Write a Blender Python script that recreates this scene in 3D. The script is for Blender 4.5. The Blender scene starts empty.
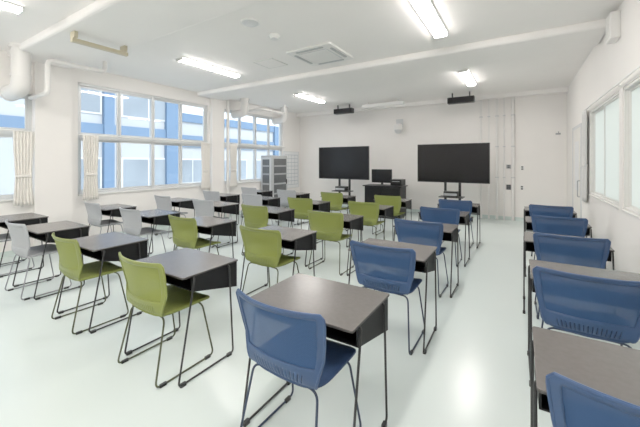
import bpy, bmesh, math, random
from mathutils import Vector, Matrix
random.seed(4)
C = bpy.context.scene
COL = C.collection
PI = math.pi
C.view_settings.view_transform = 'Standard'
C.view_settings.exposure = 0.95
C.view_settings.gamma = 1.2

# ------------------------------------------------------------ materials
def mat(name, col, rough=0.5, metal=0.0, var=0.0, vscale=8.0, bump=0.0, bscale=200.0, emit=0.0, coat=0.0, spec=0.5):
    m = bpy.data.materials.new(name); m.use_nodes = True
    nt = m.node_tree; p = nt.nodes['Principled BSDF']
    p.inputs['Base Color'].default_value = (*col, 1)
    p.inputs['Roughness'].default_value = rough
    p.inputs['Metallic'].default_value = metal
    p.inputs['Coat Weight'].default_value = coat
    p.inputs['Specular IOR Level'].default_value = spec
    tc = nt.nodes.new('ShaderNodeTexCoord')
    if var > 0:
        n = nt.nodes.new('ShaderNodeTexNoise'); n.inputs['Scale'].default_value = vscale
        n.inputs['Detail'].default_value = 4
        nt.links.new(tc.outputs['Object'], n.inputs['Vector'])
        r = nt.nodes.new('ShaderNodeValToRGB')
        r.color_ramp.elements[0].position = .3; r.color_ramp.elements[1].position = .7
        r.color_ramp.elements[0].color = (*[c*(1-var) for c in col], 1)
        r.color_ramp.elements[1].color = (*[min(1, c*(1+var)) for c in col], 1)
        nt.links.new(n.outputs['Fac'], r.inputs['Fac'])
        nt.links.new(r.outputs['Color'], p.inputs['Base Color'])
    if bump > 0:
        n2 = nt.nodes.new('ShaderNodeTexNoise'); n2.inputs['Scale'].default_value = bscale
        nt.links.new(tc.outputs['Object'], n2.inputs['Vector'])
        b = nt.nodes.new('ShaderNodeBump'); b.inputs['Strength'].default_value = bump
        b.inputs['Distance'].default_value = 0.002
        nt.links.new(n2.outputs['Fac'], b.inputs['Height'])
        nt.links.new(b.outputs['Normal'], p.inputs['Normal'])
    if emit > 0:
        p.inputs['Emission Color'].default_value = (1, .95, .90, 1)
        p.inputs['Emission Strength'].default_value = emit
    return m

M = {}
M['wall'] = mat('wall_paint', (.88, .85, .82), .6, var=.012, vscale=2, bump=.05)
M['ceil'] = mat('ceiling_paint', (.96, .93, .905), .7, var=.01, vscale=2, bump=.05)
M['floor'] = mat('mint_floor_coating', (.68, .765, .745), .24, var=.012, vscale=1.2)
M['base'] = mat('skirting_mint', (.62, .71, .68), .4, var=.02)
M['white'] = mat('white_plastic', (.86, .85, .83), .35, var=.01)
M['pipe'] = mat('pipe_enamel', (.80, .78, .755), .4, var=.01)
M['pipeb'] = mat('conduit_enamel', (.82, .805, .78), .35, var=.01)
M['offwhite'] = mat('offwhite_metal', (.78, .77, .74), .4, var=.02)
M['beige'] = mat('beige_rail', (.56, .50, .35), .45, var=.03)
M['alu'] = mat('window_aluminium', (.66, .67, .67), .35, metal=.1, var=.01)
M['black'] = mat('black_powdercoat', (.010, .010, .011), .4, var=.1, vscale=60)
M['tray'] = mat('black_tray', (.005, .005, .006), .55, var=.15, vscale=30, spec=.2)
M['dleg'] = mat('dark_steel_tube', (.03, .033, .04), .3, metal=.4, var=.05)
M['lgreen'] = mat('green_leg', (.055, .066, .023), .35, var=.05)
M['lblue'] = mat('blue_leg', (.014, .030, .07), .35, var=.05)
M['lgreyleg'] = mat('grey_leg', (.27, .28, .30), .35, var=.05)
M['top'] = mat('taupe_laminate', (.132, .121, .115), .23, var=.06, vscale=40, bump=.10, bscale=500)
M['edge'] = mat('tabletop_edging', (.04, .036, .034), .5, var=.05)
M['screen'] = mat('satin_screen', (.004, .004, .005), .22, var=.1, spec=.25)
M['bezel'] = mat('black_bezel', (.006, .006, .007), .4, var=.1, spec=.3)
M['grey'] = mat('grey_metal', (.33, .34, .35), .4, var=.03)
M['mgrey'] = mat('mid_grey_metal', (.45, .46, .465), .45, var=.03)
M['lgrey'] = mat('pale_grey', (.62, .63, .64), .45, var=.03)
M['door'] = mat('door_offwhite', (.80, .78, .74), .5, var=.02)
M['dglass'] = mat('dark_glass', (.10, .105, .11), .15, var=.1)
M['cloth'] = mat('curtain_cream', (.84, .81, .76), .9, var=.03, vscale=20, bump=.3, bscale=300)
M['cgrey'] = mat('curtain_grey', (.68, .68, .67), .9, var=.05, vscale=20, bump=.3, bscale=300)
M['lamp'] = mat('lamp_diffuser', (.9, .9, .9), .5, emit=28)
M['paper'] = mat('paper_white', (.8, .81, .82), .7, var=.01)
M['ink'] = mat('ink_grey_blue', (.30, .36, .42), .7, var=.05)
GC, BC, YC = (.205, .24, .045), (.022, .062, .165), (.40, .41, .43)
M['bgreen'] = mat('green_plastic', GC, .42, var=.03, vscale=15, bump=.2, bscale=600)
M['bblue'] = mat('blue_plastic', BC, .42, var=.04, vscale=15, bump=.2, bscale=600)
M['bgrey'] = mat('grey_plastic', YC, .42, var=.03, vscale=15, bump=.2, bscale=600)
M['pgreen'] = mat('green_seat_fabric', (.19, .225, .04), .7, var=.08, vscale=60, bump=.5, bscale=700)
M['pblue'] = mat('blue_seat_fabric', (.018, .050, .135), .7, var=.08, vscale=60, bump=.5, bscale=700)
M['pgrey'] = mat('grey_seat_fabric', (.34, .35, .37), .7, var=.08, vscale=60, bump=.5, bscale=700)
M['facade'] = mat('facade_pale', (.44, .46, .48), .8, var=.03, vscale=.5)
M['fblue'] = mat('facade_blue', (.125, .205, .32), .7, var=.05, vscale=1)
M['fglass'] = mat('facade_glass', (.25, .29, .33), .3, var=.15, vscale=.6)
M['ground'] = mat('ground_concrete', (.6, .6, .58), .9, var=.08, vscale=1)

def weave(name, col, thru):
    m = mat(name, col, .6, spec=.3); nt = m.node_tree; p = nt.nodes['Principled BSDF']
    out = nt.nodes['Material Output']
    tc = nt.nodes.new('ShaderNodeTexCoord')
    ck = nt.nodes.new('ShaderNodeTexChecker'); ck.inputs['Scale'].default_value = 280
    nt.links.new(tc.outputs['Object'], ck.inputs['Vector'])
    ma = nt.nodes.new('ShaderNodeMath'); ma.operation = 'MULTIPLY'; ma.inputs[1].default_value = thru*2
    nt.links.new(ck.outputs['Fac'], ma.inputs[0])
    t = nt.nodes.new('ShaderNodeBsdfTransparent'); mx = nt.nodes.new('ShaderNodeMixShader')
    nt.links.new(ma.outputs[0], mx.inputs['Fac']); nt.links.new(p.outputs[0], mx.inputs[1]); nt.links.new(t.outputs[0], mx.inputs[2])
    nt.links.new(mx.outputs[0], out.inputs['Surface'])
    return m
M['wgreen'] = weave('green_mesh', (.225, .26, .05), .04)
M['wblue'] = weave('blue_mesh', (.024, .070, .185), .09)
M['wgrey'] = weave('grey_mesh', (.44, .45, .47), .10)

def glass_mat():
    m = bpy.data.materials.new('clear_pane'); m.use_nodes = True
    nt = m.node_tree; nt.nodes.clear()
    o = nt.nodes.new('ShaderNodeOutputMaterial'); mx = nt.nodes.new('ShaderNodeMixShader')
    t = nt.nodes.new('ShaderNodeBsdfTransparent'); g = nt.nodes.new('ShaderNodeBsdfGlossy')
    t.inputs['Color'].default_value = (.95, .97, .98, 1); g.inputs['Roughness'].default_value = .02
    mx.inputs['Fac'].default_value = .02
    nt.links.new(t.outputs[0], mx.inputs[1]); nt.links.new(g.outputs[0], mx.inputs[2]); nt.links.new(mx.outputs[0], o.inputs[0])
    return m
M['glass'] = glass_mat()
def frost_mat():
    m = bpy.data.materials.new('frosted_pane'); m.use_nodes = True
    nt = m.node_tree; nt.nodes.clear()
    o = nt.nodes.new('ShaderNodeOutputMaterial'); mx = nt.nodes.new('ShaderNodeMixShader')
    t = nt.nodes.new('ShaderNodeBsdfTranslucent'); g = nt.nodes.new('ShaderNodeBsdfPrincipled')
    t.inputs['Color'].default_value = (.84, .86, .82, 1); g.inputs['Roughness'].default_value = .35
    g.inputs['Base Color'].default_value = (.76, .81, .79, 1)
    mx.inputs['Fac'].default_value = .6
    nt.links.new(t.outputs[0], mx.inputs[1]); nt.links.new(g.outputs[0], mx.inputs[2]); nt.links.new(mx.outputs[0], o.inputs[0])
    return m
M['frost'] = frost_mat()

# ------------------------------------------------------------ helpers
def B(): return bmesh.new()
def box(bm, x0, x1, y0, y1, z0, z1):
    vs = [bm.verts.new((x, y, z)) for z in (z0, z1) for y in (y0, y1) for x in (x0, x1)]
    for f in ((0,2,3,1),(4,5,7,6),(0,1,5,4),(2,6,7,3),(0,4,6,2),(1,3,7,5)):
        bm.faces.new([vs[i] for i in f])
    return bm
def cyl(bm, c, r, h, axis='z', n=24, r2=None):
    r2 = r if r2 is None else r2
    rings = []
    for k, rr in ((0, r), (1, r2)):
        ring = []
        for i in range(n):
            a = 2*PI*i/n; p, q, s = rr*math.cos(a), rr*math.sin(a), h*k
            v = {'z': (p, q, s), 'y': (q, s, p), 'x': (s, p, q)}[axis]
            ring.append(bm.verts.new((c[0]+v[0], c[1]+v[1], c[2]+v[2])))
        rings.append(ring)
    for i in range(n):
        j = (i+1) % n
        bm.faces.new((rings[0][i], rings[0][j], rings[1][j], rings[1][i]))
    bm.faces.new(rings[0][::-1]); bm.faces.new(rings[1])
    return bm
def fillet(pts, r, n=5):
    P = [Vector(p) for p in pts]; out = [P[0]]
    for i in range(1, len(P)-1):
        a, b, c = P[i-1], P[i], P[i+1]
        d1 = (a-b); d2 = (c-b); rr = min(r, d1.length*.49, d2.length*.49)
        s = b+d1.normalized()*rr; e = b+d2.normalized()*rr
        for k in range(n+1):
            t = k/n; out.append(s*(1-t)**2 + b*2*t*(1-t) + e*t*t)
    out.append(P[-1]); return out
def tube(bm, pts, r, seg=10, closed=False):
    pts = [Vector(p) for p in pts]; N = len(pts); rings = []
    up = None
    for i in range(N):
        if closed: d = (pts[(i+1) % N]-pts[i-1]).normalized()
        elif i == 0: d = (pts[1]-pts[0]).normalized()
        elif i == N-1: d = (pts[-1]-pts[-2]).normalized()
        else: d = (pts[i+1]-pts[i-1]).normalized()
        if up is None:
            up = d.orthogonal().normalized()
        else:
            up = (up - d*up.dot(d)); up = up.normalized() if up.length > 1e-6 else d.orthogonal().normalized()
        s = d.cross(up)
        rings.append([bm.verts.new(pts[i]+(up*math.cos(2*PI*k/seg)+s*math.sin(2*PI*k/seg))*r) for k in range(seg)])
    for i in range(N if closed else N-1):
        A = rings[i]; D = rings[(i+1) % N]
        for k in range(seg):
            bm.faces.new((A[k], A[(k+1) % seg], D[(k+1) % seg], D[k]))
    if not closed:
        bm.faces.new(rings[0][::-1]); bm.faces.new(rings[-1])
    return bm
def rprism(bm, x0, x1, y0, y1, z0, z1, r, n=5):
    pts = []
    for cx, cy, a0 in ((x1-r, y1-r, 0), (x0+r, y1-r, PI/2), (x0+r, y0+r, PI), (x1-r, y0+r, 1.5*PI)):
        for k in range(n+1):
            a = a0+PI/2*k/n; pts.append((cx+r*math.cos(a), cy+r*math.sin(a)))
    lo = [bm.verts.new((x, y, z0)) for x, y in pts]; hi = [bm.verts.new((x, y, z1)) for x, y in pts]
    for i in range(len(pts)):
        j = (i+1) % len(pts); bm.faces.new((lo[i], lo[j], hi[j], hi[i]))
    bm.faces.new(lo[::-1]); bm.faces.new(hi)
    return bm
def obj(name, bm, m, parent=None, loc=(0,0,0), smooth=False, bev=0, rotz=0):
    bmesh.ops.recalc_face_normals(bm, faces=bm.faces)
    me = bpy.data.meshes.new(name); bm.to_mesh(me); bm.free()
    me.materials.append(m)
    if smooth:
        for p in me.polygons: p.use_smooth = True
        try: me.set_sharp_from_angle(angle=math.radians(40))
        except Exception: pass
    o = bpy.data.objects.new(name, me); COL.objects.link(o); o.location = loc; o.rotation_euler.z = rotz
    if parent: o.parent = parent
    if bev:
        b = o.modifiers.new('bevel', 'BEVEL'); b.width = bev; b.segments = 3; b.limit_method = 'ANGLE'
    return o
def struct(name, bm, m, parent=None, **k):
    o = obj(name, bm, m, parent, **k)
    if not parent: o['kind'] = 'structure'
    return o
def tag(o, label, cat, group=None):
    o['label'] = label; o['category'] = cat
    if group: o['group'] = group
    return o
def thing(name, label, cat, loc=(0,0,0), rotz=0, group=None):
    o = bpy.data.objects.new(name, None); COL.objects.link(o)
    o.empty_display_size = .1
    o.location = loc; o.rotation_euler.z = rotz
    return tag(o, label, cat, group)
def dup(root, loc, rotz, label, group=None):
    r = root.copy(); COL.objects.link(r); r.location = loc; r.rotation_euler = (0, 0, rotz); r['label'] = label
    if group: r['group'] = group
    for ch in list(root.children):
        c = ch.copy(); COL.objects.link(c); c.parent = r
        for g in list(ch.children):
            d = g.copy(); COL.objects.link(d); d.parent = c
    return r

# ------------------------------------------------------------ room
XR, XL, YB, YF, H = .95, -6.87, 9.6, -2.6, 3.25
T = .2
struct('floor', box(B(), XL-T, XR+T, YF-T, YB+T, -.1, 0), M['floor'])
bm = B(); box(bm, XL-T, XR+T, YF-T, YB+T, H, H+.1)
struct('ceiling', bm, M['ceil'])
def wall_with_holes(name, xa, xb, holes):
    bm = B(); y = YF
    for (y0, y1, z0, z1) in sorted(holes):
        box(bm, xa, xb, y, y0, 0, H); box(bm, xa, xb, y0, y1, 0, z0) if z0 > 0 else None
        box(bm, xa, xb, y0, y1, z1, H); y = y1
    box(bm, xa, xb, y, YB, 0, H)
    return struct(name, bm, M['wall'])
LW = [(-1.2, 1.98, .9, 2.62), (2.62, 5.5, .9, 2.97), (6.0, 8.62, .9, 2.97)]
RW = [(2.9, 4.72, .98, 2.31), (4.86, 6.66, .98, 2.31), (7.5, 8.5, 0, 2.15)]
wall_with_holes('wall_left', XL-T, XL, LW)
wall_with_holes('wall_right', XR, XR+T, RW)
struct('wall_back', box(B(), XL-T, XR+T, YB, YB+T, 0, H), M['wall'])
struct('wall_front', box(B(), XL-T, XR+T, YF-T, YF, 0, H), M['wall'])
# beams and pillars
for i, (a, b, pa) in enumerate(((1.65, 2.5, 1.98), (5.15, 5.96, 5.56))):
    struct('trim_%d' % (i+1), box(B(), XL, XR, a, b, H-.10, H+.02), M['ceil'], bev=.045)
    struct('trim_%d' % (i+3), box(B(), XL, XL+.1, pa, b, 0, H-.10), M['wall'])
struct('trim_5', box(B(), XL, XR, YB-.22, YB, H-.10, H), M['ceil'])
struct('baseboard_left', box(B(), XL, XL+.012, YF, YB, 0, .09), M['base'])
struct('baseboard_back', box(B(), XL, XR, YB-.012, YB, 0, .09), M['base'])
bm = B(); box(bm, XR-.012, XR, YF, 7.45, 0, .09); box(bm, XR-.012, XR, 8.55, YB, 0, .09)
struct('baseboard_right', bm, M['base'])

def window(n, side, y0, y1, z0, z1, cols, zt, glass):
    x = XL-.08 if side < 0 else XR+.05
    fm = M['alu'] if side < 0 else M['offwhite']
    bm = B(); f = .045 if side < 0 else .03
    box(bm, x-.04, x+.04, y0, y1, z0, z0+f); box(bm, x-.04, x+.04, y0, y1, z1-f, z1)
    box(bm, x-.04, x+.04, y0, y0+f, z0, z1); box(bm, x-.04, x+.04, y1-f, y1, z0, z1)
    if zt:
        box(bm, x-.05, x+.05, y0, y1, zt-.045, zt+.045)
        ym = (y0+y1)/2; box(bm, x-.045, x+.045, ym-.035, ym+.035, z0, z1)
    w = struct('window_%d' % n, bm, fm, bev=.004)
    zs = [(z0+f, zt-.045), (zt+.045, z1-f)] if zt else [(z0+f, z1-f)]
    for (a, b) in zs:
        for k in range(cols):
            ya = y0+f+(y1-y0-2*f)*k/cols; yb = y0+f+(y1-y0-2*f)*(k+1)/cols
            ox = .014 if k % 2 else -.014; s = .036 if side < 0 else .026
            sb = B()
            box(sb, x+ox-.013, x+ox+.013, ya, ya+s, a, b); box(sb, x+ox-.013, x+ox+.013, yb-s, yb, a, b)
            box(sb, x+ox-.013, x+ox+.013, ya+s, yb-s, a, a+s); box(sb, x+ox-.013, x+ox+.013, ya+s, yb-s, b-s, b)
            so = obj('sash', sb, fm, w)
            obj('pane', box(B(), x+ox-.003, x+ox+.003, ya+s, yb-s, a+s, b-s), glass, so)
    xs = (XL-.04, XL+.03) if side < 0 else (XR-.012, XR+.02)
    obj('sill', box(B(), xs[0], xs[1], y0, y1, z0-.02, z0+.004), M['offwhite'], w, bev=.004)
    return w
window(1, -1, *LW[0], 4, 1.97, M['glass'])
window(2, -1, *LW[1], 4, 1.97, M['glass'])
window(3, -1, *LW[2], 4, 1.97, M['glass'])
window(4, 1, *RW[0], 2, None, M['frost'])
window(5, 1, *RW[1], 2, None, M['frost'])
# right wall sliding door
d = struct('door_1', box(B(), XR-.004, XR+.03, 7.5, 8.5, 0, 2.15), M['door'])
bm = B(); box(bm, XR-.012, XR+.14, 7.44, 7.5, 0, 2.21); box(bm, XR-.012, XR+.14, 8.5, 8.56, 0, 2.21); box(bm, XR-.012, XR+.14, 7.5, 8.5, 2.15, 2.21)
obj('door_frame', bm, M['lgrey'], d)
obj('door_window', box(B(), XR-.008, XR-.003, 7.75, 8.25, .95, 1.9), M['paper'], d)
bm = B(); tube(bm, fillet([(XR, 7.62, .85), (XR-.04, 7.62, .85), (XR-.04, 7.62, 1.15), (XR, 7.62, 1.15)], .02), .008)
obj('door_handle', bm, M['grey'], d, smooth=True)

# ------------------------------------------------------------ outside
struct('ground', box(B(), -60, XL-T-.3, -30, 60, -4.2, -4), M['ground'])
def building(label, x, y0, y1, z1, cols, rows, loc_blue, bands):
    t = thing('building', label, 'building', (x, (y0+y1)/2, -4))
    w = y1-y0
    obj('facade', box(B(), -6, 0, -w/2, w/2, 0, z1+4), M['facade'], t)
    for (a, b) in bands:
        obj('blue_band', box(B(), 0, .12, -w/2, w/2, a+4, b+4), M['fblue'], t)
    for (a, b) in loc_blue:
        obj('blue_panel', box(B(), 0, .2, a-(y0+y1)/2, b-(y0+y1)/2, 0, z1+4), M['fblue'], t)
    for (za, zb) in rows:
        for k in range(cols):
            ca = -w/2 + w*(k+.12)/cols; cb = -w/2 + w*(k+.88)/cols
            fo = obj('window_frame', box(B(), 0, .05, ca, cb, za+4, zb+4), M['alu'], t)
            m_ = (ca+cb)/2
            for (p0, p1) in ((ca+.08, m_-.04), (m_+.04, cb-.08)):
                obj('pane', box(B(), .05, .07, p0, p1, za+4.08, zb+3.92), M['fglass'], fo)
    return t
building('nearer pale school wing with blue bands and pillars outside the left windows', -15, -6, 10.2, 6.0, 5, [(.2, 1.7), (3.5, 4.6), (-3.2, -1.6)], [(9.4, 10.2), (6.6, 7.0)], [(2.5, 3.1), (4.9, 6.0)])
building('lower pale school wing with blue pillar farther back outside the windows', -17, 10.8, 34, 4.4, 7, [(.2, 1.7), (-3.0, -1.6)], [(13.6, 14.6), (20, 21.2)], [(2.4, 3.1), (3.9, 4.4)])

# ------------------------------------------------------------ chairs
def interp(tab, v):
    for (a, b) in zip(tab, tab[1:]):
        if v <= b[0]:
            t = (v-a[0])/(b[0]-a[0]); t = max(0, min(1, t))
            return [p+(q-p)*t for p, q in zip(a[1:], b[1:])]
    return list(tab[-1][1:])
PROF = [(0, -.135, .445, .195), (.06, -.172, .448, .203), (.13, -.198, .464, .212), (.22, -.212, .499, .224), (.4, -.226, .572, .244), (.6, -.241, .654, .260), (.8, -.257, .737, .271), (.9, -.267, .782, .276), (.95, -.273, .804, .276), (.98, -.277, .817, .271), (1, -.279, .823, .260)]
def bk(u, v):
    y, z, w = interp(PROF, v)
    return Vector((u*w, y + .06*u*u*min(1, v*2.2), z))
def make_chair(colour, label):
    t = thing('sled_chair', label, 'chair')
    pl, fb = M['b'+colour], M['p'+colour]
    lm = {'green': M['lgreen'], 'blue': M['lblue'], 'grey': M['lgreyleg']}[colour]
    bm = B(); n = 44; rings = []
    levels = [(.80, -.016, 0), (.97, -.013, 0), (1.0, -.004, 0), (.995, .006, 0), (.95, .012, 0), (.80, .014, 0), (.5, .012, 0), (.2, .010, 0)]
    for s, dz, _ in levels:
        ring = []
        for i in range(n):
            a = 2*PI*i/n; c, q = math.cos(a), math.sin(a)
            x = .238*s*abs(c)**.38*(1 if c > 0 else -1); y = .215*s*abs(q)**.38*(1 if q > 0 else -1)
            z = .440+dz - (max(0, y-.10)**2)*1.6 + .02*(x/.23)**2
            ring.append(bm.verts.new((x, y+.03, z)))
        rings.append(ring)
    for A, D in zip(rings, rings[1:]):
        for i in range(n):
            j = (i+1) % n; bm.faces.new((A[i], A[j], D[j], D[i]))
    bm.faces.new(rings[0][::-1]); bm.faces.new(rings[-1])
    obj('seat', bm, fb, t, smooth=True)
    bm = B(); nu, nv = 84, 32; g = []; pm = B(); pg = {}
    for j in range(nv+1):
        g.append([bm.verts.new(bk(-1+2*i/nu, j/nv)) for i in range(nu+1)])
    def pv(i, j):
        if (i, j) not in pg: pg[(i, j)] = pm.verts.new(bk(-1+2*i/nu, j/nv)+Vector((0, .002, 0)))
        return pg[(i, j)]
    for j in range(nv):
        for i in range(nu):
            u = -1+2*(i+.5)/nu
            if 4 <= j <= 7 and i % 4 == 1 and abs(u) < .74: continue
            if 11 <= j <= 29 and abs(u) < .89:
                pm.faces.new((pv(i, j), pv(i+1, j), pv(i+1, j+1), pv(i, j+1))); continue
            bm.faces.new((g[j][i], g[j][i+1], g[j+1][i+1], g[j+1][i]))
    back = obj('backrest', bm, pl, t, smooth=True)
    s = back.modifiers.new('solid', 'SOLIDIFY'); s.thickness = .007; s.offset = 0
    obj('mesh_panel', pm, M['w'+colour], back, smooth=True)
    pts = [bk(-1, v/20) for v in range(0, 21)] + [bk(-1+2*k/10, 1) for k in range(1, 10)] + [bk(1, 1-v/20) for v in range(0, 21)]
    bm = B(); tube(bm, pts, .0075, 8)
    obj('rim', bm, pl, back, smooth=True)
    bm = B(); tube(bm, [bk(-.98+1.96*k/16, .10) for k in range(17)], .007, 6)
    obj('cross_rib', bm, pl, back, smooth=True)
    for sx in (-1, 1):
        bm = B()
        p = fillet([(sx*.05, .15, .412), (sx*.205, .15, .416), (sx*.243, .225, .009), (sx*.243, -.245, .009), (sx*.205, -.155, .424), (sx*.05, -.13, .419)], .045, 6)
        tube(bm, p, .0065, 10)
        leg = obj('leg', bm, lm, t, smooth=True)
        for yy in (.17, -.19):
            obj('floor_glide', rprism(B(), sx*.243-.010, sx*.243+.010, yy-.025, yy+.025, .0, .018, .007, 3), M['black'], leg)
    bm = B(); tube(bm, [(-.06, .15, .412), (.06, .15, .412)], .007); tube(bm, [(-.06, -.13, .419), (.06, -.13, .419)], .007)
    box(bm, -.06, -.03, -.13, .15, .409, .422); box(bm, .03, .06, -.13, .15, .409, .422)
    obj('under_frame', bm, M['dleg'], t)
    return t

# ------------------------------------------------------------ desks (origin at centre of near edge)
DW, DD, DH = .335, .50, .72
def make_desk(label):
    t = thing('school_desk', label, 'desk')
    bm = B(); rprism(bm, -DW, DW, 0, DD, DH-.013, DH, .012)
    top = obj('tabletop', bm, M['top'], t, bev=.0015)
    bm = B(); rprism(bm, -DW-.001, DW+.001, -.001, DD+.001, DH-.012, DH-.004, .012)
    obj('edging', bm, M['edge'], top)
    bm = B()
    P = [(.07, DH-.014), (.08, DH-.12), (DD-.01, DH-.215), (DD-.01, DH-.014)]
    for sx in (-1, 1):
        xa, xb = sx*(DW-.012)-.004, sx*(DW-.012)+.004
        A = [bm.verts.new((xa, y, z)) for y, z in P]; D = [bm.verts.new((xb, y, z)) for y, z in P]
        bm.faces.new(A); bm.faces.new(D[::-1])
        for i in range(4): j = (i+1) % 4; bm.faces.new((A[i], A[j], D[j], D[i]))
    box(bm, -DW+.012, DW-.012, DD-.018, DD-.01, DH-.215, DH-.014)
    v = [(.08, DH-.112), (.08, DH-.12), (DD-.01, DH-.215), (DD-.01, DH-.207)]
    A = [bm.verts.new((-DW+.012, y, z)) for y, z in v]; D = [bm.verts.new((DW-.012, y, z)) for y, z in v]
    bm.faces.new(A); bm.faces.new(D[::-1])
    for i in range(4): j = (i+1) % 4; bm.faces.new((A[i], A[j], D[j], D[i]))
    obj('book_tray', bm, M['tray'], t)
    for sx in (-1, 1):
        x = sx*(DW+.003)
        bm = B()
        p = fillet([(sx*(DW-.04), .09, DH-.022), (x, .09, DH-.022), (x, -.035, .011), (x, .44, .011), (x, .40, DH-.022), (sx*(DW-.04), .40, DH-.022)], .03, 5)
        tube(bm, p, .0068, 10)
        leg = obj('leg', bm, M['black'], t, smooth=True)
        for yy in (.0, .40):
            obj('floor_glide', rprism(B(), x-.012, x+.012, yy-.022, yy+.022, 0, .020, .008, 3), M['black'], leg)
    return t

cols = [(.385, 'blue', 'in the column along the right wall'),
        (-.99, 'blue', 'in the blue column beside green chairs'),
        (-2.25, 'green', 'in the green column beside blue chairs'),
        (-3.52, 'green', 'in the green column beside grey chairs'),
        (-4.80, 'grey', 'in the grey column beside green chairs'),
        (-6.06, 'grey', 'in the grey column by left windows')]
rows = [1.33, 2.56, 3.79, 5.0, 6.2]
rown = ['nearest camera', 'second from camera', 'third from camera', 'fourth from camera', 'last before screens']
protoD = None; protoC = {}
for ci, (cx, colour, cname) in enumerate(cols):
    for ri, ry in enumerate(rows):
        jx, jy, jr = random.uniform(-.02, .02), random.uniform(-.03, .03), random.uniform(-.02, .02)
        if ri == 0: jx = jy = jr = 0
        ld = 'taupe-topped desk, %s, %s' % (rown[ri], cname)
        if protoD is None:
            o = protoD = make_desk(ld); o.location = (cx+jx, ry+jy, 0); o.rotation_euler.z = jr
            o['group'] = 'desks in rows'
        else:
            dup(protoD, (cx+jx, ry+jy, 0), jr, ld, 'desks in rows')
        lc = '%s sled-leg chair, %s, %s' % (colour, rown[ri], cname)
        loc = (cx+jx+random.uniform(-.015, .015), ry+jy+.13+random.uniform(-.02, .02), 0); rz = random.uniform(-.03, .03)
        if ci == 0 and ri < 2: loc = (cx-.03, ry+.15, 0)
        if ci == 1 and ri == 0: loc = (cx-.01, ry+.09, 0); rz = -.03
        if ci == 2 and ri == 0: loc = (cx-.02, ry+.12, 0); rz = .0
        if colour not in protoC:
            o = protoC[colour] = make_chair(colour, lc); o.location = loc; o.rotation_euler.z = rz
            o['group'] = colour+' chairs'
        else:
            dup(protoC[colour], loc, rz, lc, colour+' chairs')

# ------------------------------------------------------------ displays
def display(label, cx, y):
    t = thing('display_stand', label, 'screen', (cx, y, 0), 0, 'large displays')
    b = obj('display', box(B(), -.84, .84, -.03, .03, .985, 1.955), M['bezel'], t, bev=.006)
    obj('screen', box(B(), -.822, .822, -.033, -.029, 1.012, 1.937), M['screen'], b)
    obj('back_housing', box(B(), -.5, .5, .03, .075, 1.15, 1.75), M['bezel'], b, bev=.01)
    for sx in (-1, 1):
        obj('pole', box(B(), sx*.17-.03, sx*.17+.03, .08, .12, .1, 1.75), M['black'], t, bev=.004)
        foot = obj('base_foot', box(B(), sx*.42-.025, sx*.42+.025, -.33, .37, .085, .125), M['black'], t, bev=.004)
        for yy in (-.29, .33):
            bm = B(); cyl(bm, (sx*.42-.018, yy, .04), .04, .036, 'x', 20)
            obj('caster', bm, M['dleg'], foot, smooth=True)
    obj('base_bar', box(B(), -.42, .42, .07, .13, .09, .12), M['black'], t)
    obj('shelf', box(B(), -.28, .28, -.2, .14, .62, .645), M['black'], t, bev=.004)
    obj('mount_bracket', box(B(), -.25, .25, .072, .085, 1.3, 1.6), M['dleg'], t)
    return t
display('large black display on wheeled stand left of the teacher console', -4.50, 8.5)
display('large black display on wheeled stand in front of the wall pipes', -1.44, 8.5)
for cx, lab in ((-4.5, 'small black media box on shelf under left display'), (-1.44, 'small black media box on shelf under right display')):
    t = thing('media_box', lab, 'electronics', (cx, 8.42, .645), 0)
    obj('body', box(B(), -.16, .16, -.12, .12, .006, .13), M['bezel'], t, bev=.004)
    obj('front_panel', box(B(), -.15, .15, -.124, -.12, .03, .09), M['grey'], t)

# teacher console
t = thing('teacher_console', 'black teacher console cabinet between the two displays', 'console', (-3.12, 8.35, 0))
obj('cabinet', box(B(), -.5, .5, -.25, .25, .05, .84), M['bezel'], t, bev=.006)
obj('worktop', box(B(), -.54, .54, -.3, .28, .84, .87), M['bezel'], t, bev=.006)
obj('plinth', box(B(), -.47, .47, -.22, .22, 0, .05), M['dleg'], t)
for sx in (-1, 1):
    dd = obj('cabinet_door', box(B(), min(sx*.01, sx*.48), max(sx*.01, sx*.48), -.262, -.25, .09, .80), M['tray'], t, bev=.003)
    obj('handle', box(B(), sx*.06-.006, sx*.06+.006, -.28, -.262, .4, .55), M['grey'], dd)
t = thing('monitor', 'black desktop monitor on the teacher console', 'monitor', (-3.22, 8.35, .87))
s = obj('panel', box(B(), -.29, .29, -.02, .02, .06, .43), M['bezel'], t, bev=.005)
obj('screen', box(B(), -.275, .275, -.023, -.019, .08, .415), M['screen'], s)
obj('neck', box(B(), -.03, .03, .02, .05, .01, .3), M['black'], t)
bm = B(); rprism(bm, -.12, .12, -.08, .1, 0, .012, .03); obj('stand_base', bm, M['black'], t)
t = thing('computer', 'black compact computer case on the console right of the monitor', 'computer', (-2.76, 8.34, .87))
b = obj('case', box(B(), -.15, .15, -.18, .18, .01, .17), M['bezel'], t, bev=.008)
obj('front_panel', box(B(), -.13, .13, -.184, -.18, .03, .15), M['tray'], b)
obj('drive_slot', box(B(), -.10, .10, -.187, -.184, .11, .125), M['grey'], b)

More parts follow.
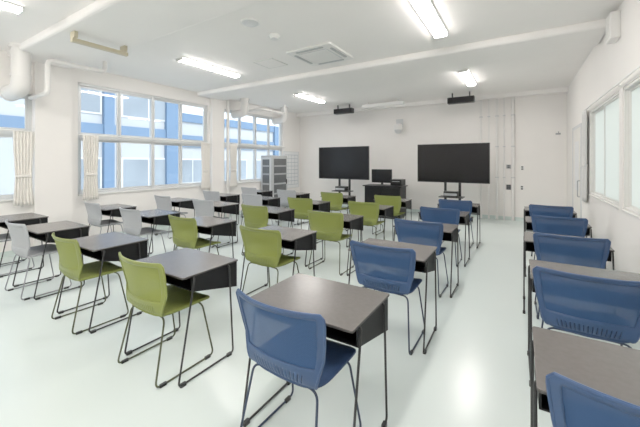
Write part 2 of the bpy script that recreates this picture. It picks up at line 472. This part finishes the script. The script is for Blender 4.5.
# ------------------------------------------------------------ ceiling
def lamp(label, x, y, z=H, rot=0, L=1.3):
    t = thing('ceiling_lamp', label, 'lamp', (x, y, z), rot, 'tube ceiling lamps')
    bm = B(); box(bm, -.10, .10, -L/2, L/2, -.014, 0)
    obj('housing', bm, M['white'], t, bev=.004)
    bm = B(); n = 10
    prof = [(-.08*math.cos(PI*k/n), -.014-.032*math.sin(PI*k/n)**.8) for k in range(n+1)]
    A = [bm.verts.new((x_, -L/2+.02, z_)) for x_, z_ in prof]; D = [bm.verts.new((x_, L/2-.02, z_)) for x_, z_ in prof]
    for k in range(n): bm.faces.new((A[k], A[k+1], D[k+1], D[k]))
    bm.faces.new(A); bm.faces.new(D[::-1])
    obj('diffuser', bm, M['lamp'], t, smooth=True)
    for sy in (-1, 1):
        obj('end_cap', box(B(), -.082, .082, min(sy*(L/2-.02), sy*L/2), max(sy*(L/2-.02), sy*L/2), -.046, -.014), M['white'], t)
    return t
LY = [(.65, 'closest to the camera'), (3.95, 'level with the air conditioner'), (7.25, 'nearest the screens')]
for x, nm in ((-4.85, 'left'), (-.92, 'right')):
    for y, nn in LY:
        lamp('lit white tube ceiling lamp, %s line of lamps, %s' % (nm, nn), x, y)
    lamp('lit white tube ceiling lamp behind the camera, %s line' % nm, x, -1.6)
t = thing('board_lamp', 'unlit white lamp housing on ceiling between the two black speakers', 'lamp', (-3.35, 8.75, H))
obj('housing', box(B(), -.62, .62, -.06, .06, -.15, -.06), M['white'], t, bev=.006)
for sx in (-.45, .45): obj('bracket', box(B(), sx-.015, sx+.015, -.015, .015, -.06, 0), M['offwhite'], t)

# cassette air conditioner
t = thing('air_conditioner', 'square white four-way cassette air conditioner on the ceiling', 'air conditioner', (-2.75, 4.42, H), 0)
bm = B(); rprism(bm, -.41, .41, -.41, .41, -.03, 0, .05); obj('panel', bm, M['white'], t, bev=.006)
g = obj('grille', box(B(), -.26, .26, -.26, .26, -.038, -.030), M['lgrey'], t)
bm = B()
for k in range(13):
    y = -.24+.04*k; box(bm, -.245, .245, y-.012, y+.012, -.045, -.038)
obj('slats', bm, M['white'], g)
for k in range(4):
    bm = B(); rprism(bm, -.25, .25, .31, .36, -.036, -.030, .02)
    bmesh.ops.rotate(bm, verts=bm.verts, cent=(0,0,0), matrix=Matrix.Rotation(k*PI/2, 3, 'Z'))
    obj('louver', bm, M['mgrey'], t)

def disc(name, label, cat, x, y, r, h, m):
    t = thing(name, label, cat, (x, y, H))
    bm = B(); cyl(bm, (0, 0, -h*.5), r, h*.5, 'z', 32); obj('base', bm, M['white'], t, smooth=True)
    bm = B(); cyl(bm, (0, 0, -h), r*.7, h*.5, 'z', 32, r*.85); obj('cover', bm, m, t, smooth=True)
disc('ceiling_speaker', 'larger grey round ceiling speaker left of air conditioner', 'speaker', -2.86, 2.93, .12, .03, M['lgrey'])
disc('smoke_detector', 'smaller white round detector on the ceiling near air conditioner', 'detector', -2.88, 3.42, .08, .05, M['white'])
t = thing('access_panel', 'square white ceiling access panel left of the air conditioner', 'panel', (-3.75, 4.35, H))
obj('door', box(B(), -.2, .2, -.2, .2, -.008, 0), M['ceil'], t)
bm = B(); box(bm, -.215, .215, -.215, -.2, -.012, 0); box(bm, -.215, .215, .2, .215, -.012, 0); box(bm, -.215, -.2, -.2, .2, -.012, 0); box(bm, .2, .215, -.2, .2, -.012, 0)
obj('frame', bm, M['offwhite'], t)
t = thing('ceiling_rail', 'beige hanging rail below the ceiling beam near the left pillar', 'rail', (-4.8, 2.10, H))
obj('rail', box(B(), -.03, .03, -.34, .34, -.23, -.18), M['beige'], t, bev=.005)
obj('bracket', box(B(), -.06, .06, -.33, -.29, -.18, -.10), M['beige'], t)
obj('bracket', box(B(), -.06, .06, .27, .31, -.18, -.10), M['beige'], t)

# ducts on the left wall
def duct(label, y, r, zb, x=XL+.36):
    t = thing('ventilation_duct', label, 'duct', (x, y, 0), 0, 'ventilation ducts over the windows')
    bm = B(); tube(bm, fillet([(0, 0, H-.0), (0, 0, zb+r), (-(x-XL)+.01, 0, zb+r)], r*1.5, 8), r, 24); obj('elbow', bm, M['pipe'], t, smooth=True)
    bm = B(); cyl(bm, (0, 0, H-.05), r*1.2, .05, 'z', 28); obj('ceiling_collar', bm, M['pipe'], t, smooth=True)
    bm = B(); cyl(bm, (0, 0, zb+r*2.6), r*1.08, .03, 'z', 28); obj('joint_collar', bm, M['pipe'], t, smooth=True)
    bm = B(); cyl(bm, (-(x-XL), 0, zb+r), r*1.15, .03, 'x', 28); obj('wall_collar', bm, M['pipe'], t, smooth=True)
    return t
duct('large white duct elbow above the nearest left window', 1.70, .115, 2.48, XL+.5)
duct('white duct elbow above the far left window beside the pillar', 6.4, .11, 2.74, XL+.42)
duct('white duct elbow above the far left window near the corner', 8.15, .11, 2.74, XL+.42)
bm = B(); tube(bm, fillet([(XL+.02, 1.95, 2.56), (XL+.72, 1.95, 2.56), (XL+.72, 1.95, 3.07), (XL+.72, 2.75, 3.07), (XL+.72, 2.75, 3.25)], .09), .035, 14)
tag(obj('pipe', bm, M['pipe'], smooth=True), 'white pipe passing under the beam beside the left pillar', 'pipe')
bm = B(); tube(bm, fillet([(XL+.02, 6.75, 2.98), (XL+.75, 6.75, 2.98), (XL+.75, 7.75, 2.98), (XL+.75, 7.75, 3.25)], .1), .035, 14)
tag(obj('pipe', bm, M['pipe'], smooth=True), 'white horizontal pipe between the two farther window ducts', 'pipe')
bm = B(); tube(bm, [(XL+.16, 6.03, 0.02), (XL+.16, 6.03, 3.25)], .04, 14)
tag(obj('pipe', bm, M['pipe'], smooth=True), 'white vertical pipe beside the pillar between the left windows', 'pipe')

# ------------------------------------------------------------ curtains
def curtain(label, x, y0, y1, z0, z1, m, group=None):
    bm = B(); n, k = 60, 18; g = []
    w = y1-y0; yc = (y0+y1)/2; zt = z0+(z1-z0)*.4
    for j in range(k+1):
        z = z0+(z1-z0)*j/k; pinch = .82+.18*min(1, abs(z-zt)/((z1-z0)*.4))
        g.append([bm.verts.new((x+.014*math.sin(i/n*PI*12)*pinch, yc+(i/n-.5)*w*pinch, z)) for i in range(n+1)])
    for j in range(k):
        for i in range(n): bm.faces.new((g[j][i], g[j][i+1], g[j+1][i+1], g[j+1][i]))
    t = thing('curtain', label, 'curtain', (0, 0, 0), 0, group)
    c = obj('fabric', bm, m, t, smooth=True)
    s = c.modifiers.new('s', 'SOLIDIFY'); s.thickness = .004
    bm = B(); rprism(bm, x-.03, x+.03, yc-w*.42, yc+w*.42, zt-.02, zt+.02, .028); obj('tieback', bm, m, t, smooth=True)
G = 'tied curtains at the windows'
xc = XL+.07
curtain('cream tied curtain at far side of the nearest left window', xc, 1.72, 2.0-.025, .8, 1.99, M['cloth'], G)
curtain('cream tied curtain right of the first pillar', xc+.03, 2.66, 2.92, .8, 1.99, M['cloth'], G)
curtain('cream tied curtain left of the second pillar', xc, 5.24, 5.52, .8, 1.99, M['cloth'], G)
curtain('cream tied curtain right of the second pillar', xc+.03, 6.15, 6.42, .8, 1.99, M['cloth'], G)
curtain('grey tied curtain at far end of right wall window', XR-.05, 6.66, 6.95, .85, 2.34, M['cgrey'], G)
for y0, y1, lab in ((-1.2, 1.96, 'nearest'), (2.6, 5.54, 'middle'), (6.1, 8.65, 'farthest')):
    bm = B(); tube(bm, [(xc, y0, 2.0), (xc, y1, 2.0)], .012, 8)
    for yy in (y0+.05, (y0+y1)/2, y1-.05): box(bm, XL, xc, yy-.01, yy+.01, 1.99, 2.01)
    tag(obj('curtain_rail', bm, M['offwhite']), 'thin curtain rail across the %s left window' % lab, 'rail')
bm = B(); box(bm, XR-.055, XR-.040, 2.8, 7.0, 2.345, 2.36)
for yy in (2.9, 4.8, 6.9): box(bm, XR-.04, XR, yy-.01, yy+.01, 2.345, 2.36)
tag(obj('curtain_rail', bm, M['white']), 'white curtain rail above the right wall windows', 'rail')

# ------------------------------------------------------------ back wall objects
def wspeaker(label, x):
    t = thing('hanging_speaker', label, 'speaker', (x, 8.7, 0), 0, 'black speakers at the ceiling')
    obj('cabinet', box(B(), -.31, .31, -.09, .09, 2.98, 3.13), M['bezel'], t, bev=.01)
    obj('grille', box(B(), -.295, .295, -.096, -.09, 2.99, 3.12), M['tray'], t)
    for sx in (-.2, .2): obj('bracket', box(B(), sx-.015, sx+.015, -.02, .02, 3.13, H), M['dleg'], t)
wspeaker('black bar speaker hung above the left display', -4.58)
wspeaker('black bar speaker hung above the right display', -1.26)
t = thing('wall_camera', 'white dome camera on bracket high on the back wall', 'camera', (-3.12, YB, 2.55))
obj('wall_plate', box(B(), -.11, .11, -.015, 0, .0, .26), M['lgrey'], t, bev=.004)
obj('bracket', box(B(), -.07, .07, -.24, -.01, .06, .10), M['white'], t)
bm = B(); cyl(bm, (0, -.18, -.08), .125, .14, 'z', 24); obj('body', bm, M['white'], t, smooth=True)
bm = B(); bmesh.ops.create_uvsphere(bm, u_segments=20, v_segments=12, radius=.10, matrix=Matrix.Translation((0, -.18, -.10))); obj('lens_head', bm, M['lgrey'], t, smooth=True)
for k, (x, r) in enumerate(((-.886, .028), (-.70, .02), (-.51, .03), (-.35, .02), (-.15, .036))):
    t = thing('conduit_pipe', 'white vertical pipe on the back wall, number %d from the left' % (k+1), 'pipe', (x, YB-.05, 0), 0, 'pipes on the back wall')
    bm = B(); tube(bm, [(0, 0, 0), (0, 0, H-.10)], r, 16); obj('tube', bm, M['pipeb'], t, smooth=True)
    for zz in (1.1, 1.9, 2.7):
        obj('clamp', box(B(), -r-.010, r+.010, -r-.003, .05, zz-.012, zz+.012), M['lgrey'], t)
def plate(label, x, z, w, h, m, n=2):
    t = thing('wall_outlet', label, 'outlet', (x, YB, z))
    obj('plate', box(B(), -w/2, w/2, -.03, 0, -h/2, h/2), m, t, bev=.003)
    for i in range(n):
        obj('socket', box(B(), -w*.25, w*.25, -.034, -.03, -h*.4+i*h*.45, -h*.4+i*h*.45+h*.3), M['dglass'], t)
plate('grey switch box between pipes on the back wall', -.25, 1.38, .10, .1, M['grey'])
plate('dark outlet box low between the pipes on back wall', -.25, .85, .10, .13, M['dleg'])
plate('white outlet plate right of the pipes on back wall', .04, .85, .09, .12, M['white'])
plate('small white thermostat right of pipes on the back wall', .05, 1.35, .09, .12, M['white'])
t = thing('wall_hook', 'small dark wall hook high in the right back corner', 'hook', (.78, YB, 2.18))
obj('plate', box(B(), -.05, .05, -.012, 0, -.02, .02), M['grey'], t)
bm = B(); tube(bm, fillet([(0, -.01, 0), (0, -.12, 0), (0, -.12, .05)], .03), .009); obj('hook', bm, M['grey'], t, smooth=True)

t = thing('wall_speaker', 'white box speaker high on the right wall', 'speaker', (XR, 4.9, 3.04), 0)
obj('case', box(B(), -.09, 0, -.12, .12, -.15, .15), M['white'], t, bev=.012)
obj('grille', box(B(), -.094, -.09, -.1, .1, -.12, .12), M['offwhite'], t)

t = thing('equipment_cabinet', 'grey equipment rack with dark glass panels in the far left corner', 'cabinet', (XL+.25, 7.85, 0))
obj('body', box(B(), -.22, .22, -.38, .38, .04, 1.7), M['mgrey'], t, bev=.006)
dd = obj('door', box(B(), .22, .24, -.36, .36, .08, 1.66), M['mgrey'], t, bev=.003)
obj('door_pane', box(B(), .24, .244, -.30, .30, .14, 1.60), M['dglass'], dd)
obj('handle', box(B(), .244, .27, .30, .32, .8, .95), M['black'], dd)
for zz in (.5, .8, 1.1, 1.35): obj('shelf_edge', box(B(), .244, .248, -.29, .29, zz, zz+.05), M['grey'], dd)
d2 = obj('side_door', box(B(), -.19, .19, -.392, -.38, .1, 1.64), M['lgrey'], t)
obj('side_pane', box(B(), -.14, .14, -.396, -.392, .2, 1.58), M['dglass'], d2)
for zz in (.5, .8, 1.1, 1.35): obj('shelf_edge', box(B(), -.13, .13, -.400, -.396, zz, zz+.05), M['grey'], d2)
obj('plinth', box(B(), -.2, .2, -.36, .36, 0, .04), M['black'], t)
t = thing('notice_board', 'white notice board with grid of grey lines near the far left corner', 'notice board', (XL, 9.06, 0))
b = obj('board', box(B(), 0, .02, -.42, .42, .6, 1.85), M['paper'], t)
bm = B()
for k in range(9): box(bm, .02, .022, -.37, .37, .70+k*.13, .712+k*.13)
for k in range(5): box(bm, .02, .022, -.37+k*.185-.004, -.37+k*.185+.004, .70, 1.76)
obj('ruled_lines', bm, M['ink'], b)
bm = B(); box(bm, 0, .03, -.44, -.42, .58, 1.87); box(bm, 0, .03, .42, .44, .58, 1.87); box(bm, 0, .03, -.42, .42, .58, .60); box(bm, 0, .03, -.42, .42, 1.85, 1.87)
obj('frame', bm, M['alu'], t)

# ------------------------------------------------------------ light, world, camera
W = bpy.data.worlds.new('World'); C.world = W; W.use_nodes = True
nt = W.node_tree; bg = nt.nodes['Background']
tc = nt.nodes.new('ShaderNodeTexCoord'); sp = nt.nodes.new('ShaderNodeSeparateXYZ'); r = nt.nodes.new('ShaderNodeValToRGB')
r.color_ramp.elements[0].position = 0; r.color_ramp.elements[0].color = (.64, .72, .78, 1)
r.color_ramp.elements[1].position = .5; r.color_ramp.elements[1].color = (.55, .68, .84, 1)
nt.links.new(tc.outputs['Generated'], sp.inputs[0]); nt.links.new(sp.outputs['Z'], r.inputs[0]); nt.links.new(r.outputs[0], bg.inputs[0])
bg.inputs[1].default_value = 1.35
sun = bpy.data.lights.new('sun', 'SUN'); sun.energy = 1.8; sun.angle = .5; sun.color = (1, .96, .9)
so = bpy.data.objects.new('sun', sun); COL.objects.link(so); so.rotation_euler = (0, math.radians(50), 0)

cam = bpy.data.cameras.new('camera'); co = bpy.data.objects.new('camera', cam); COL.objects.link(co)
cam.lens = 18; cam.sensor_width = 36; cam.shift_y = -.0805; cam.clip_start = .02
co.location = (0, 0, 1.5); co.rotation_euler = (PI/2, 0, math.atan(200/320))
C.camera = co
